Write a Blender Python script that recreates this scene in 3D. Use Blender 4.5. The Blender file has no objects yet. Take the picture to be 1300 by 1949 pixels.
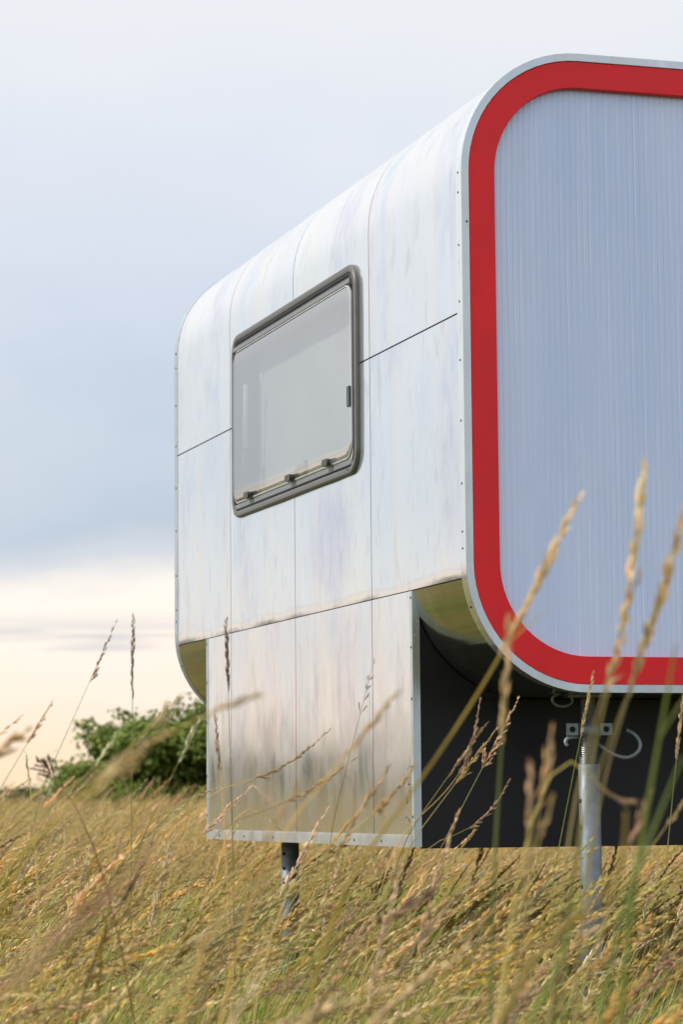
import bpy, math, random
import numpy as np
from mathutils import Vector, Matrix, Euler, noise as mnoise

random.seed(7)
rng = np.random.default_rng(7)
S = bpy.context.scene
COL = S.collection
R_ = math.radians

# ------------------------------------------------------------------ camera
EYE = 0.80
CAM = Vector((-2.4944, -6.8387, EYE))
YAW, PITCH, ROLL, FPX = 0.3043, 0.1060, 0.0084, 5204.4     # calibrated on a 1300 x 1949 frame
FWD = Vector((math.sin(YAW) * math.cos(PITCH), math.cos(YAW) * math.cos(PITCH), math.sin(PITCH)))
RGT = Vector((math.cos(YAW), -math.sin(YAW), 0))
UPV = RGT.cross(FWD)
CX = RGT * math.cos(ROLL) - UPV * math.sin(ROLL)
CY = RGT * math.sin(ROLL) + UPV * math.cos(ROLL)
cd = bpy.data.cameras.new('camera')
cam = bpy.data.objects.new('camera', cd)
COL.objects.link(cam)
m = Matrix.Identity(4)
for i, v in enumerate((CX, CY, -FWD)):
    for j in range(3):
        m[j][i] = v[j]
for j in range(3):
    m[j][3] = CAM[j]
cam.matrix_world = m
cd.sensor_fit = 'VERTICAL'
cd.sensor_height = 36
cd.sensor_width = 24
cd.lens = FPX * 36 / 1949
cd.clip_start = 0.05
cd.clip_end = 6000
cd.dof.use_dof = True
cd.dof.focus_distance = 7.7
cd.dof.aperture_fstop = 7.5
S.camera = cam

# ------------------------------------------------------------------ world, sun, exposure
SUN_AZ, SUN_EL = R_(-78), R_(36)          # azimuth measured from +y towards +x
SUND = Vector((math.sin(SUN_AZ) * math.cos(SUN_EL), math.cos(SUN_AZ) * math.cos(SUN_EL), math.sin(SUN_EL)))
W = bpy.data.worlds.new('World')
S.world = W
W.use_nodes = True
nt = W.node_tree
nt.nodes.clear()


class NT:
    """short-hand for building node trees"""
    def __init__(s, t):
        s.t = t

    def n(s, typ, ins=None, **kw):
        nd = s.t.nodes.new(typ)
        for k, v in kw.items():
            setattr(nd, k, v)
        if ins:
            for k, v in ins.items():
                sock = nd.inputs[k]
                if isinstance(v, bpy.types.NodeSocket):
                    s.t.links.new(v, sock)
                else:
                    sock.default_value = v
        return nd

    def math(s, op, a, b=0.0, c=None, clamp=False):
        nd = s.n('ShaderNodeMath', {0: a, 1: b}, operation=op, use_clamp=clamp)
        if c is not None:
            if isinstance(c, bpy.types.NodeSocket):
                s.t.links.new(c, nd.inputs[2])
            else:
                nd.inputs[2].default_value = c
        return nd.outputs[0]

    def ramp(s, fac, stops, interp='LINEAR'):
        nd = s.n('ShaderNodeValToRGB', {0: fac})
        r = nd.color_ramp
        r.interpolation = interp
        while len(r.elements) < len(stops):
            r.elements.new(0.5)
        for e, (p, c) in zip(r.elements, stops):
            e.position = p
            e.color = (*c, 1) if len(c) == 3 else c
        return nd.outputs[0]

    def mix(s, fac, a, b, blend='MIX'):
        nd = s.n('ShaderNodeMix', data_type='RGBA', blend_type=blend)
        for i, v in ((0, fac), (6, a), (7, b)):
            if isinstance(v, bpy.types.NodeSocket):
                s.t.links.new(v, nd.inputs[i])
            elif i == 0:
                nd.inputs[0].default_value = v
            else:
                nd.inputs[i].default_value = (*v, 1) if len(v) == 3 else v
        return nd.outputs[2]

    def maprange(s, v, a, b, c=0.0, d=1.0, smooth=False):
        nd = s.n('ShaderNodeMapRange', {0: v, 1: a, 2: b, 3: c, 4: d})
        nd.interpolation_type = 'SMOOTHSTEP' if smooth else 'LINEAR'
        return nd.outputs[0]

    def scaled(s, vec, sc, loc=(0, 0, 0)):
        nd = s.n('ShaderNodeMapping', {'Vector': vec, 'Scale': sc, 'Location': loc})
        return nd.outputs[0]

    def noise(s, vec, scale, detail=3.0, rough=0.5, out=0, dist=0.0):
        nd = s.n('ShaderNodeTexNoise', {'Vector': vec, 'Scale': scale, 'Detail': detail, 'Roughness': rough, 'Distortion': dist})
        return nd.outputs[out]


w = NT(nt)
tc = w.n('ShaderNodeTexCoord').outputs['Generated']
sep = w.n('ShaderNodeSeparateXYZ', {0: tc})
zz = sep.outputs[2]
n1 = w.noise(w.scaled(tc, (1, 1, 2.2), (3.1, 1.7, 0.4)), 5.0, 4, 0.55)
n2 = w.noise(w.scaled(tc, (1, 1, 3.0), (0.3, 5.7, 2.4)), 13.0, 5, 0.6)
pert = w.math('ADD', w.math('MULTIPLY', w.math('SUBTRACT', n1, 0.5), 0.055), w.math('MULTIPLY', w.math('SUBTRACT', n2, 0.5), 0.022))
e = w.math('ADD', zz, pert)
ep = w.math('DIVIDE', e, 0.45, clamp=True)
warm = w.ramp(ep, [(0.0, (1.14, .86, .53)), (.067, (1.14, .95, .75)), (.122, (1.14, 1.02, .90)), (.170, (1.12, 1.04, .94)),
                   (.194, (.74, .77, .83)), (.225, (.55, .645, .77)), (.356, (.64, .72, .85)), (.478, (.79, .84, .94)),
                   (.62, (.91, .93, .97)), (1.0, (.99, .99, 1.0))])
white = w.ramp(ep, [(0.0, (1.05, .80, .56)), (.060, (1.03, .86, .73)), (.110, (.96, .90, .86)), (.18, (.84, .85, .87)),
                    (.24, (.72, .77, .84)), (.40, (.81, .845, .90)), (.60, (.96, .97, 1.0)), (1.0, (1.0, 1.0, 1.02))])
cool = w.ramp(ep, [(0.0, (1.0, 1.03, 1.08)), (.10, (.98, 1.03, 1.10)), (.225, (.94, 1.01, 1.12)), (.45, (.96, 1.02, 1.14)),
                   (.7, (1.02, 1.06, 1.14)), (1.0, (1.04, 1.05, 1.08))])  # unseen sky behind the camera, raised to brighten the end wall
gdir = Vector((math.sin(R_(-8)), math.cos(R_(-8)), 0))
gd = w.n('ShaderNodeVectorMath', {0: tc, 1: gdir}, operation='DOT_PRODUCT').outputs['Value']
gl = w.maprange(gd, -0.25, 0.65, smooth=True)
# the overcast is thinner and whiter towards the sun on the left
ldir = Vector((math.sin(R_(-40)), math.cos(R_(-40)), 0))
ld = w.n('ShaderNodeVectorMath', {0: tc, 1: ldir}, operation='DOT_PRODUCT').outputs['Value']
cloud = w.mix(w.maprange(ld, .66, .90, smooth=True), warm, white)
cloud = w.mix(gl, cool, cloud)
# thin slate streaks of cloud low over the horizon
n3 = w.noise(w.scaled(tc, (1, 1, 16.0), (0.9, 0.2, 0.0)), 6.0, 4, 0.55)
band = w.math('MULTIPLY', w.maprange(zz, .040, .053, smooth=True), w.maprange(zz, .072, .058, smooth=True))
streak = w.math('MULTIPLY', w.maprange(n3, .50, .64, smooth=True), band)
cloud = w.mix(w.math('MULTIPLY', streak, .75), cloud, (.60, .61, .68))
# pale breaks in the overcast higher up
cloud = w.mix(w.math('MULTIPLY', w.maprange(n1, .45, .75, smooth=True), .22), cloud, (.93, .94, .96))
sky = w.n('ShaderNodeTexSky', sky_type='NISHITA', sun_disc=False, sun_elevation=SUN_EL, sun_rotation=SUN_AZ % (2 * math.pi),
          altitude=100, air_density=1.2, dust_density=2.0)
bg1 = w.n('ShaderNodeBackground', {'Color': sky.outputs[0], 'Strength': 0.10})
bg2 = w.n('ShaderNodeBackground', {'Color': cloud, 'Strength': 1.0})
mx = w.n('ShaderNodeMixShader', {0: 0.90, 1: bg1.outputs[0], 2: bg2.outputs[0]})
w.n('ShaderNodeOutputWorld', {0: mx.outputs[0]})

sd = bpy.data.lights.new('sun', 'SUN')
sun = bpy.data.objects.new('sun', sd)
COL.objects.link(sun)
sd.energy = 3.6
sd.angle = R_(4)
sd.color = (1.0, .95, .87)
sun.rotation_euler = SUND.to_track_quat('Z', 'Y').to_euler()
S.view_settings.view_transform = 'Standard'
S.view_settings.look = 'None'
S.view_settings.exposure = 0.0
S.view_settings.gamma = 1.0
S.view_settings.use_curve_mapping = False
S.cycles.max_bounces = 8
S.cycles.transparent_max_bounces = 12
S.cycles.sample_clamp_indirect = 6


def ray(px, py):
    u, v = px - 650, py - 974.5
    return CX * (u / FPX) - CY * (v / FPX) + FWD


def at(px, py, depth):
    return CAM + ray(px, py) * depth


# ------------------------------------------------------------------ materials
def mat(name):
    mt = bpy.data.materials.new(name)
    mt.use_nodes = True
    t = mt.node_tree
    t.nodes.clear()
    k = NT(t)
    out = k.n('ShaderNodeOutputMaterial')
    return mt, k, out


def objc(k):
    return k.n('ShaderNodeTexCoord').outputs['Object']


def simple(name, col, rough=.5, metal=0.0, var=.12, scale=20, bump=0.0, bscale=120, spec=.5, coat=0.0):
    mt, k, out = mat(name)
    oc = objc(k)
    nz = k.noise(oc, scale, 5, .6)
    f = k.maprange(nz, .25, .75, 1 - var, 1 + var)
    c = k.mix(1.0, col, k.n('ShaderNodeCombineColor', {0: f, 1: f, 2: f}).outputs[0], 'MULTIPLY')
    rr = k.maprange(nz, .3, .7, max(.02, rough * .85), min(1, rough * 1.15))
    b = k.n('ShaderNodeBsdfPrincipled', {'Base Color': c, 'Roughness': rr, 'Metallic': metal, 'Specular IOR Level': spec, 'Coat Weight': coat})
    if bump:
        bp = k.n('ShaderNodeBump', {'Strength': bump, 'Distance': .002, 'Height': k.noise(oc, bscale, 3)})
        k.t.links.new(bp.outputs[0], b.inputs['Normal'])
    k.t.links.new(b.outputs[0], out.inputs[0])
    return mt


def aluminium(name, haze=.5, sharp=.10, tint=(.93, .935, .94), dirt=1.0):
    """weathered mill-finish aluminium: a fairly clear reflection under a bright hazy one, film streaks, smudges"""
    mt, k, out = mat(name)
    oc = objc(k)
    rnd = k.n('ShaderNodeObjectInfo').outputs['Random']
    off = k.n('ShaderNodeCombineXYZ', {0: 0.0, 1: k.math('MULTIPLY', rnd, 9.0), 2: k.math('MULTIPLY', rnd, 3.0)}).outputs[0]
    v = k.n('ShaderNodeVectorMath', {0: oc, 1: off}, operation='ADD').outputs[0]
    streak = k.noise(k.scaled(v, (2, 2.3, .05)), 1.0, 1, .4)
    film = k.ramp(streak, [(.30, (.94, .97, 1.0)), (.43, (.89, .95, 1.0)), (.47, (1.0, .93, .95)), (.505, (1.0, .97, .89)), (.55, (.98, .99, .98)), (.70, (.95, .97, 1.0))])
    col = k.mix(.65, tint, k.mix(1.0, tint, film, 'MULTIPLY'))
    # cloudy oxidised patches, bluish and mottled
    pm = k.maprange(k.noise(k.scaled(v, (1.5, 1.9, 1.1)), 1.4, 2), .50, .66, 0, 1, True)
    mot = k.maprange(k.noise(k.scaled(v, (20, 20, 9)), 1.0, 6, .7), .36, .66, 0, 1)
    ox = k.ramp(k.noise(v, 3.0, 2), [(.35, (.66, .73, .84)), (.55, (.73, .71, .80)), (.7, (.76, .78, .78))])
    col = k.mix(k.math('MULTIPLY', k.math('MULTIPLY', pm, mot), .72 * dirt, clamp=True), col, ox)
    dv = k.n('ShaderNodeVectorMath', {0: k.n('ShaderNodeVectorMath', {0: oc, 1: (0, 1.22, 1.60)}, operation='SUBTRACT').outputs[0], 1: (0, 3.2, 4.2)}, operation='MULTIPLY').outputs[0]
    dl = k.n('ShaderNodeVectorMath', {0: dv}, operation='LENGTH').outputs['Value']
    stain = k.math('MULTIPLY', k.maprange(k.math('ADD', dl, k.math('MULTIPLY', k.math('SUBTRACT', k.noise(v, 5, 4, .6), .5), .9)), .35, 1.05, 1, 0, True), k.maprange(mot, 0, 1, .35, 1))
    col = k.mix(k.math('MULTIPLY', stain, .72 * dirt, clamp=True), col, (.66, .67, .80))
    smn = k.noise(k.scaled(v, (9, 9, 3.2)), 1.6, 6, .62, dist=.4)
    smudge = k.math('ADD', k.maprange(smn, .54, .72, 0, .75, True), k.maprange(k.noise(k.scaled(v, (26, 26, 9)), 1.0, 5, .65), .55, .75, 0, .5, True), clamp=True)
    fine = k.noise(k.scaled(v, (60, 60, 9)), 1.0, 4, .6)
    scr = k.maprange(fine, .62, .72, 0, 1)
    mask = k.maprange(k.noise(v, 2.3, 3), .45, .65, 0, 1, True)
    sc = k.math('MULTIPLY', k.math('MULTIPLY', scr, mask), .35 * dirt)
    col = k.mix(k.math('MULTIPLY', smudge, .34 * dirt), col, (.52, .54, .58))
    col = k.mix(sc, col, (.42, .43, .43))
    rg = k.maprange(smn, .3, .7, sharp * .8, sharp * 1.9)
    wav = k.noise(k.scaled(v, (2.2, 2.2, 1.6)), 1.5, 2)
    bp = k.n('ShaderNodeBump', {'Strength': .12, 'Distance': .02, 'Height': wav})
    bp2 = k.n('ShaderNodeBump', {'Strength': .03, 'Distance': .002, 'Height': k.noise(k.scaled(v, (90, 90, 6)), 1.0, 2), 'Normal': bp.outputs[0]})
    a = k.n('ShaderNodeBsdfPrincipled', {'Base Color': col, 'Roughness': rg, 'Metallic': 1.0, 'Normal': bp2.outputs[0]})
    h = k.n('ShaderNodeBsdfPrincipled', {'Base Color': col, 'Roughness': .62, 'Metallic': 1.0, 'Normal': bp.outputs[0]})
    hz = k.maprange(k.noise(v, 1.1, 3), .3, .7, haze * .8, haze * 1.2)
    mxs = k.n('ShaderNodeMixShader', {0: hz, 1: a.outputs[0], 2: h.outputs[0]})
    k.t.links.new(mxs.outputs[0], out.inputs[0])
    return mt


def foliage(name, trans=.35, var=.35, rough=.6):
    """leaf and straw: own colour from the mesh's col attribute, a little light passing through"""
    mt, k, out = mat(name)
    a = k.n('ShaderNodeAttribute', attribute_name='col').outputs['Color']
    rnd = k.n('ShaderNodeObjectInfo').outputs['Random']
    hsv = k.n('ShaderNodeHueSaturation', {'Color': a, 'Value': k.maprange(rnd, 0, 1, 1 - var * .6, 1 + var * .6),
                                          'Hue': k.maprange(k.math('FRACT', k.math('MULTIPLY', rnd, 7.3)), 0, 1, .49, .51),
                                          'Saturation': k.maprange(k.math('FRACT', k.math('MULTIPLY', rnd, 13.7)), 0, 1, .85, 1.1)})
    c = hsv.outputs[0]
    p = k.n('ShaderNodeBsdfPrincipled', {'Base Color': c, 'Roughness': rough, 'Specular IOR Level': .25})
    t = k.n('ShaderNodeBsdfTranslucent', {'Color': c})
    ms = k.n('ShaderNodeMixShader', {0: trans, 1: p.outputs[0], 2: t.outputs[0]})
    k.t.links.new(ms.outputs[0], out.inputs[0])
    return mt


M = {}
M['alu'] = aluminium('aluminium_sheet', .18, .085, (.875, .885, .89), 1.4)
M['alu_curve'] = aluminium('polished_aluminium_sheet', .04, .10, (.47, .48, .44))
M['alu_skirt'] = aluminium('skirt_aluminium_sheet', .09, .12, (.91, .91, .905))
M['trim'] = aluminium('aluminium_trim', .40, .20, (.55, .60, .63), .8)
M['strip'] = simple('bright_aluminium_strip', (.66, .68, .69), .38, .85, .10, 14)
M['galv'] = simple('galvanised_steel', (.225, .26, .29), .55, .55, .30, 38, .15, 300)
M['galv_dark'] = simple('threaded_steel', (.20, .21, .22), .45, .9, .3, 60)
M['core'] = simple('dark_sealant', (.02, .02, .022), .7, 0, .2)
M['screw'] = simple('dark_screw_head', (.10, .095, .09), .5, .6, .3, 200)
M['black'] = simple('black_skirt_board', (.010, .010, .014), .42, 0, .25, 9, .05, 60, .28)
M['rubber'] = simple('grey_rubber_frame', (.105, .105, .102), .40, 0, .22, 14, .1, 90)
M['gasket'] = simple('black_gasket', (.012, .012, .013), .55, 0, .2)
M['rail'] = simple('grey_window_rail', (.17, .18, .19), .4, 0, .12)
M['latch'] = simple('dark_olive_latch', (.035, .034, .022), .4, 0, .2, 80)
M['side_catch'] = simple('blue_grey_catch', (.06, .07, .09), .45, 0, .15)
M['blind'] = simple('pale_window_blind', (.68, .67, .63), .8, 0, .16, 2.5)
M['reveal'] = simple('window_reveal', (.12, .17, .23), .6, 0, .06, 3)
M['stay'] = simple('white_stay_arm', (.90, .92, .92), .4, 0, .05)
M['pane_edge'] = simple('pane_edge', (.42, .43, .43), .35, 0, .1)
M['hole'] = simple('dark_hole', (.004, .004, .004), .9, 0, .1)
M['red'] = simple('red_painted_frame', (.76, .014, .021), .38, 0, .12, 4, .12, 260, .30)
M['bark'] = simple('brown_bark', (.06, .045, .03), .9, 0, .4, 12, .6, 30)
M['grass'] = foliage('grass_blades_and_straw', .40, .30)
M['leaf'] = foliage('green_leaves', .28, .2)
M['farleaf'] = foliage('far_leaves', .15, .2)

# translucent ribbed sheet
mt, k, out = mat('opal_polycarbonate')
oc = objc(k)
nz = k.noise(k.scaled(oc, (5, 1, .6)), 1.0, 3, .5)
c = k.ramp(nz, [(.3, (.52, .64, .93)), (.5, (.57, .68, .95)), (.7, (.61, .70, .94))])
# webs of the twin-wall sheet showing through as finer, darker lines
sx = k.n('ShaderNodeSeparateXYZ', {0: oc}).outputs[0]
ph = k.math('FRACT', k.math('DIVIDE', k.math('SUBTRACT', sx, .05), .0172))
web = k.maprange(k.math('ABSOLUTE', k.math('SUBTRACT', ph, .5)), .40, .49, 0, 1, True)
wv = k.noise(k.scaled(oc, (7, 1, 1.1)), 1.0, 3, .5)
c = k.mix(k.math('MULTIPLY', web, k.maprange(wv, .42, .64, .03, .75)), c, (.45, .52, .70))
rib_glint = k.maprange(k.math('ABSOLUTE', k.math('SUBTRACT', ph, .28)), .02, .12, 1, 0, True)
wv2 = k.noise(k.scaled(oc, (38, 1, 1.6)), 1.0, 3, .55)
c = k.mix(k.math('MULTIPLY', rib_glint, k.maprange(wv2, .46, .66, 0, .7)), c, (.80, .86, 1.0))  # pale lines are rib glints painted into the sheet colour
grime = k.maprange(k.noise(k.scaled(oc, (9, 1, 5)), 1.0, 6, .65), .55, .75, 0, .16, True)
c = k.mix(grime, c, (.50, .52, .56))
b = k.n('ShaderNodeBsdfPrincipled', {'Base Color': c, 'Roughness': .12, 'Specular IOR Level': .6})
k.t.links.new(b.outputs[0], out.inputs[0])
M['poly'] = mt

# acrylic window pane: tinted, mirrors the sky at grazing angles
mt, k, out = mat('acrylic_pane')
oc = objc(k)
fr = k.n('ShaderNodeFresnel', {'IOR': 1.49}).outputs[0]
wob = k.n('ShaderNodeBump', {'Strength': .15, 'Distance': .02, 'Height': k.noise(oc, 2.2, 2)})
tr = k.n('ShaderNodeBsdfTransparent', {'Color': (.60, .62, .615, 1)})
gl_ = k.n('ShaderNodeBsdfGlossy', {'Color': (.9, .9, .9, 1), 'Roughness': .05, 'Normal': wob.outputs[0]})
hz = k.n('ShaderNodeBsdfDiffuse', {'Color': (.36, .37, .365, 1)})
m1 = k.n('ShaderNodeMixShader', {0: .20, 1: tr.outputs[0], 2: hz.outputs[0]})
m2 = k.n('ShaderNodeMixShader', {0: k.math('MULTIPLY', fr, .55, clamp=True), 1: m1.outputs[0], 2: gl_.outputs[0]})
k.t.links.new(m2.outputs[0], out.inputs[0])
M['pane'] = mt

# meadow soil and thatch between the tufts
mt, k, out = mat('meadow_thatch')
oc = objc(k)
a1 = k.noise(oc, 1.3, 6, .65)
a2 = k.noise(oc, .12, 4, .6)
a3 = k.noise(oc, 30, 4, .7)
c = k.ramp(a1, [(.3, (.060, .080, .020)), (.5, (.105, .115, .035)), (.7, (.20, .17, .07))])
c = k.mix(k.maprange(a2, .35, .65, 0, .45), c, (.15, .14, .055))
c = k.mix(k.maprange(a3, .4, .7, 0, .5), c, (.10, .09, .035))
b = k.n('ShaderNodeBsdfPrincipled', {'Base Color': c, 'Roughness': .95, 'Specular IOR Level': .1,
                                     'Normal': k.n('ShaderNodeBump', {'Strength': .8, 'Distance': .06, 'Height': a3}).outputs[0]})
k.t.links.new(b.outputs[0], out.inputs[0])
M['ground'] = mt


# ------------------------------------------------------------------ mesh helpers
def link(name, me, material=None, parent=None):
    o = bpy.data.objects.new(name, me)
    COL.objects.link(o)
    if me is not None and material is not None:
        if len(me.materials) == 0:
            me.materials.append(material)
    if parent is not None:
        o.parent = parent
    return o


def tag(o, label=None, cat=None, group=None, kind=None):
    if label: o['label'] = label
    if cat: o['category'] = cat
    if group: o['group'] = group
    if kind: o['kind'] = kind
    return o


class MB:
    def __init__(s):
        s.v, s.f, s.sm, s.c = [], [], [], []

    def add(s, vs, fs, smooth=False, col=None):
        b = len(s.v)
        s.v.extend([tuple(p) for p in vs])
        s.f.extend([tuple(i + b for i in f) for f in fs])
        s.sm.extend([smooth] * len(fs))
        if col is not None:
            s.c.extend([col] * len(vs))

    def box(s, a, b):
        x0, y0, z0 = a
        x1, y1, z1 = b
        vs = [(x0, y0, z0), (x1, y0, z0), (x1, y1, z0), (x0, y1, z0), (x0, y0, z1), (x1, y0, z1), (x1, y1, z1), (x0, y1, z1)]
        s.add(vs, [(0, 3, 2, 1), (4, 5, 6, 7), (0, 1, 5, 4), (1, 2, 6, 5), (2, 3, 7, 6), (3, 0, 4, 7)])

    def tube(s, pts, rad, n=8, col=None, cap=True):
        pts = [Vector(p) for p in pts]
        rs = rad if isinstance(rad, (list, tuple)) else [rad] * len(pts)
        vs, fs = [], []
        up = Vector((0.13, 0.31, 1)).normalized()
        d0 = (pts[1] - pts[0]).normalized()
        if abs(d0.dot(up)) > .9:
            up = Vector((1, .2, .1)).normalized()
        for i, p in enumerate(pts):
            d = (pts[min(i + 1, len(pts) - 1)] - pts[max(i - 1, 0)])
            if d.length < 1e-9:
                d = d0.copy()
            d.normalize()
            a = d.cross(up)
            if a.length < 1e-4:
                a = d.cross(Vector((1, 0, 0)))
            a.normalize()
            b = d.cross(a)
            up = a.cross(d)
            for j in range(n):
                t = 2 * math.pi * j / n
                vs.append(p + a * math.cos(t) * rs[i] + b * math.sin(t) * rs[i])
        for i in range(len(pts) - 1):
            for j in range(n):
                fs.append((i * n + j, i * n + (j + 1) % n, (i + 1) * n + (j + 1) % n, (i + 1) * n + j))
        if cap:
            fs.append(tuple(range(n - 1, -1, -1)))
            fs.append(tuple((len(pts) - 1) * n + j for j in range(n)))
        s.add(vs, fs, True, col)

    def lathe(s, prof, c=(0, 0, 0), n=24):
        """prof: (radius, z)"""
        vs, fs = [], []
        for r, z in prof:
            for j in range(n):
                t = 2 * math.pi * j / n
                vs.append((c[0] + r * math.cos(t), c[1] + r * math.sin(t), c[2] + z))
        for i in range(len(prof) - 1):
            for j in range(n):
                fs.append((i * n + j, i * n + (j + 1) % n, (i + 1) * n + (j + 1) % n, (i + 1) * n + j))
        s.add(vs, fs, True)

    def mesh(s, name):
        me = bpy.data.meshes.new(name)
        me.from_pydata(s.v, [], s.f)
        me.polygons.foreach_set('use_smooth', s.sm)
        if s.c and len(s.c) == len(s.v):
            at_ = me.color_attributes.new('col', 'FLOAT_COLOR', 'POINT')
            arr = np.ones((len(s.v), 4), dtype=np.float32)
            arr[:, :3] = np.array(s.c, dtype=np.float32)
            at_.data.foreach_set('color', arr.ravel())
        me.update()
        return me

    def build(s, name, material, parent=None):
        return link(name, s.mesh(name), material, parent)


# ------------------------------------------------------------------ the ground
def smooth(a, b, x):
    t = min(1, max(0, (x - a) / (b - a)))
    return t * t * (3 - 2 * t)


def gz(x, y):
    d = math.hypot(x, y)
    far = .33 * smooth(7, 42, y + .35 * max(0, -x - 3))
    return far + .03 * mnoise.noise((x * .35, y * .35, 0)) * smooth(2, 6, d + 1) + .10 * smooth(30, 90, d) * mnoise.noise((x * .03, y * .03, 4))


mb = MB()
radii = [0] + [0.5 * 1.16 ** i for i in range(60) if 0.5 * 1.16 ** i < 2500] + [2600]
NA = 96
vs, fs = [], []
for i, r in enumerate(radii):
    for j in range(NA):
        a = 2 * math.pi * j / NA
        x, y = r * math.cos(a), r * math.sin(a)
        vs.append((x, y, gz(x, y)))
for i in range(len(radii) - 1):
    for j in range(NA):
        fs.append((i * NA + j, (i + 1) * NA + j, (i + 1) * NA + (j + 1) % NA, i * NA + (j + 1) % NA))
mb.add(vs, fs, True)
g = mb.build('ground', M['ground'])
tag(g, 'rough meadow ground under dry grass', 'ground', kind='structure')

# ------------------------------------------------------------------ the caravan
LEN, WID = 3.21, 2.20
ZT, ZB, RAD = 2.847, 1.092, 0.345
Z1, Z2, ZS = 2.116, 1.396, 0.675          # upper seam, lower seam, skirt bottom
YS0, YS1 = 0.442, 2.745                   # skirt front and back
COLS = [0.812, 1.611, 2.409]              # vertical seams
GAP = 0.0023
WY0, WY1, WZ0, WZ1 = 0.895, 2.353, 1.777, 2.440   # window outline

car = link('caravan', None)
tag(car, 'silver aluminium caravan with rounded corners and red framed end, raised over the meadow', 'caravan')


def skin_path(inset=0.0, n=14):
    """left half of the cross-section from bottom centre round the left wall to the roof centre: (x, z)"""
    i, r = inset, RAD - inset
    p = [(WID / 2, ZB + i)]
    for q in range(n + 1):
        a = math.pi / 2 * q / n
        p.append((RAD - math.sin(a) * r, ZB + RAD - math.cos(a) * r))
    for q in range(n + 1):
        a = math.pi / 2 * q / n
        p.append((RAD - math.cos(a) * r, ZT - RAD + math.sin(a) * r))
    p.append((WID / 2, ZT - i))
    return p


def dense(path, z_lo=None, z_hi=None, step=.05):
    """resample a path into short steps"""
    out = [path[0]]
    for a, b in zip(path[:-1], path[1:]):
        L = math.hypot(b[0] - a[0], b[1] - a[1])
        k_ = max(1, int(math.ceil(L / step)))
        for q in range(1, k_ + 1):
            out.append((a[0] + (b[0] - a[0]) * q / k_, a[1] + (b[1] - a[1]) * q / k_))
    return out


def line(a, b, n=1):
    return [(a[0] + (b[0] - a[0]) * i / n, a[1] + (b[1] - a[1]) * i / n) for i in range(n + 1)]


def arc(cx, cz, r, a0, a1, n=12):
    return [(cx + r * math.cos(a0 + (a1 - a0) * i / n), cz + r * math.sin(a0 + (a1 - a0) * i / n)) for i in range(n + 1)]


def panel_mesh(path, y0, y1, hole=None, thick=.0022, seed=0, amp=.0020, nb=None):
    """sheet following path (x,z) between y0 and y1, gently buckled, with real thickness; hole = (y0,y1,z0,z1) on the flat wall"""
    path = dense(path, step=.06)
    if hole:
        hz = [hole[2], hole[3]]
        q = []
        for a, b in zip(path[:-1], path[1:]):
            q.append(a)
            lo, hi = min(a[1], b[1]), max(a[1], b[1])
            for h in sorted(hz, reverse=a[1] > b[1]):
                if abs(a[0]) < 1e-6 and abs(b[0]) < 1e-6 and lo + 1e-4 < h < hi - 1e-4:
                    q.append((0.0, h))
        q.append(path[-1])
        path = q
    ys = set(np.linspace(y0, y1, max(3, int((y1 - y0) / .06) + 1)).round(5).tolist())
    if hole:
        for h in (hole[0], hole[1]):
            if y0 < h < y1:
                ys.add(round(h, 5))
    ys = sorted(ys)
    nP, nY = len(path), len(ys)
    nor = []
    for i in range(nP):
        a, b = path[max(0, i - 1)], path[min(nP - 1, i + 1)]
        tx, tz = b[0] - a[0], b[1] - a[1]
        l = math.hypot(tx, tz)
        nor.append((-tz / l, tx / l))
    vs = []
    for i, (x, z) in enumerate(path):
        for y in ys:
            edge = min(i, nP - 1 - i, 4) / 4 * min(1, min(y - y0, y1 - y) / .12 + .0)
            d = amp * edge * (mnoise.noise((x * 2 + seed * 7.1, y * 3.1 + seed * 3.3, z * 2.6)) + .5 * mnoise.noise((x * 6, y * 7 + seed, z * 6.5)))
            vs.append((x + nor[i][0] * d, y, z + nor[i][1] * d))
    b = MB()
    fs, skip = [], set()
    for i in range(nP - 1):
        for j in range(nY - 1):
            if hole and path[i][0] < 1e-6 and path[i + 1][0] < 1e-6:
                zc = (path[i][1] + path[i + 1][1]) / 2
                yc = (ys[j] + ys[j + 1]) / 2
                if hole[0] < yc < hole[1] and hole[2] < zc < hole[3]:
                    skip.add((i, j))
                    continue
            fs.append((i * nY + j, i * nY + j + 1, (i + 1) * nY + j + 1, (i + 1) * nY + j))
    b.add(vs, fs, True)
    # folded rim into the joint
    def rim(ids):
        run = []
        for q in ids:
            x_, y_, z_ = path[q // nY][0], ys[q % nY], path[q // nY][1]
            if hole and x_ < 1e-6 and hole[0] - 1e-4 < y_ < hole[1] + 1e-4 and hole[2] - 1e-4 < z_ < hole[3] + 1e-4:
                if len(run) > 1:
                    rim_run(run)
                run = []
            else:
                run.append(q)
        if len(run) > 1:
            rim_run(run)

    def rim_run(ids):
        top = [vs[q] for q in ids]
        low = []
        for q in ids:
            i = q // nY
            p = vs[q]
            low.append((p[0] - nor[i][0] * thick * 2, p[1], p[2] - nor[i][1] * thick * 2))
        n = len(ids)
        b.add(top + low, [(q, q + 1, n + q + 1, n + q) for q in range(n - 1)])
    rim([j for j in range(nY)])
    rim([(nP - 1) * nY + j for j in range(nY - 1, -1, -1)])
    rim([i * nY for i in range(nP - 1, -1, -1)])
    rim([i * nY + nY - 1 for i in range(nP)])
    return b


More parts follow.
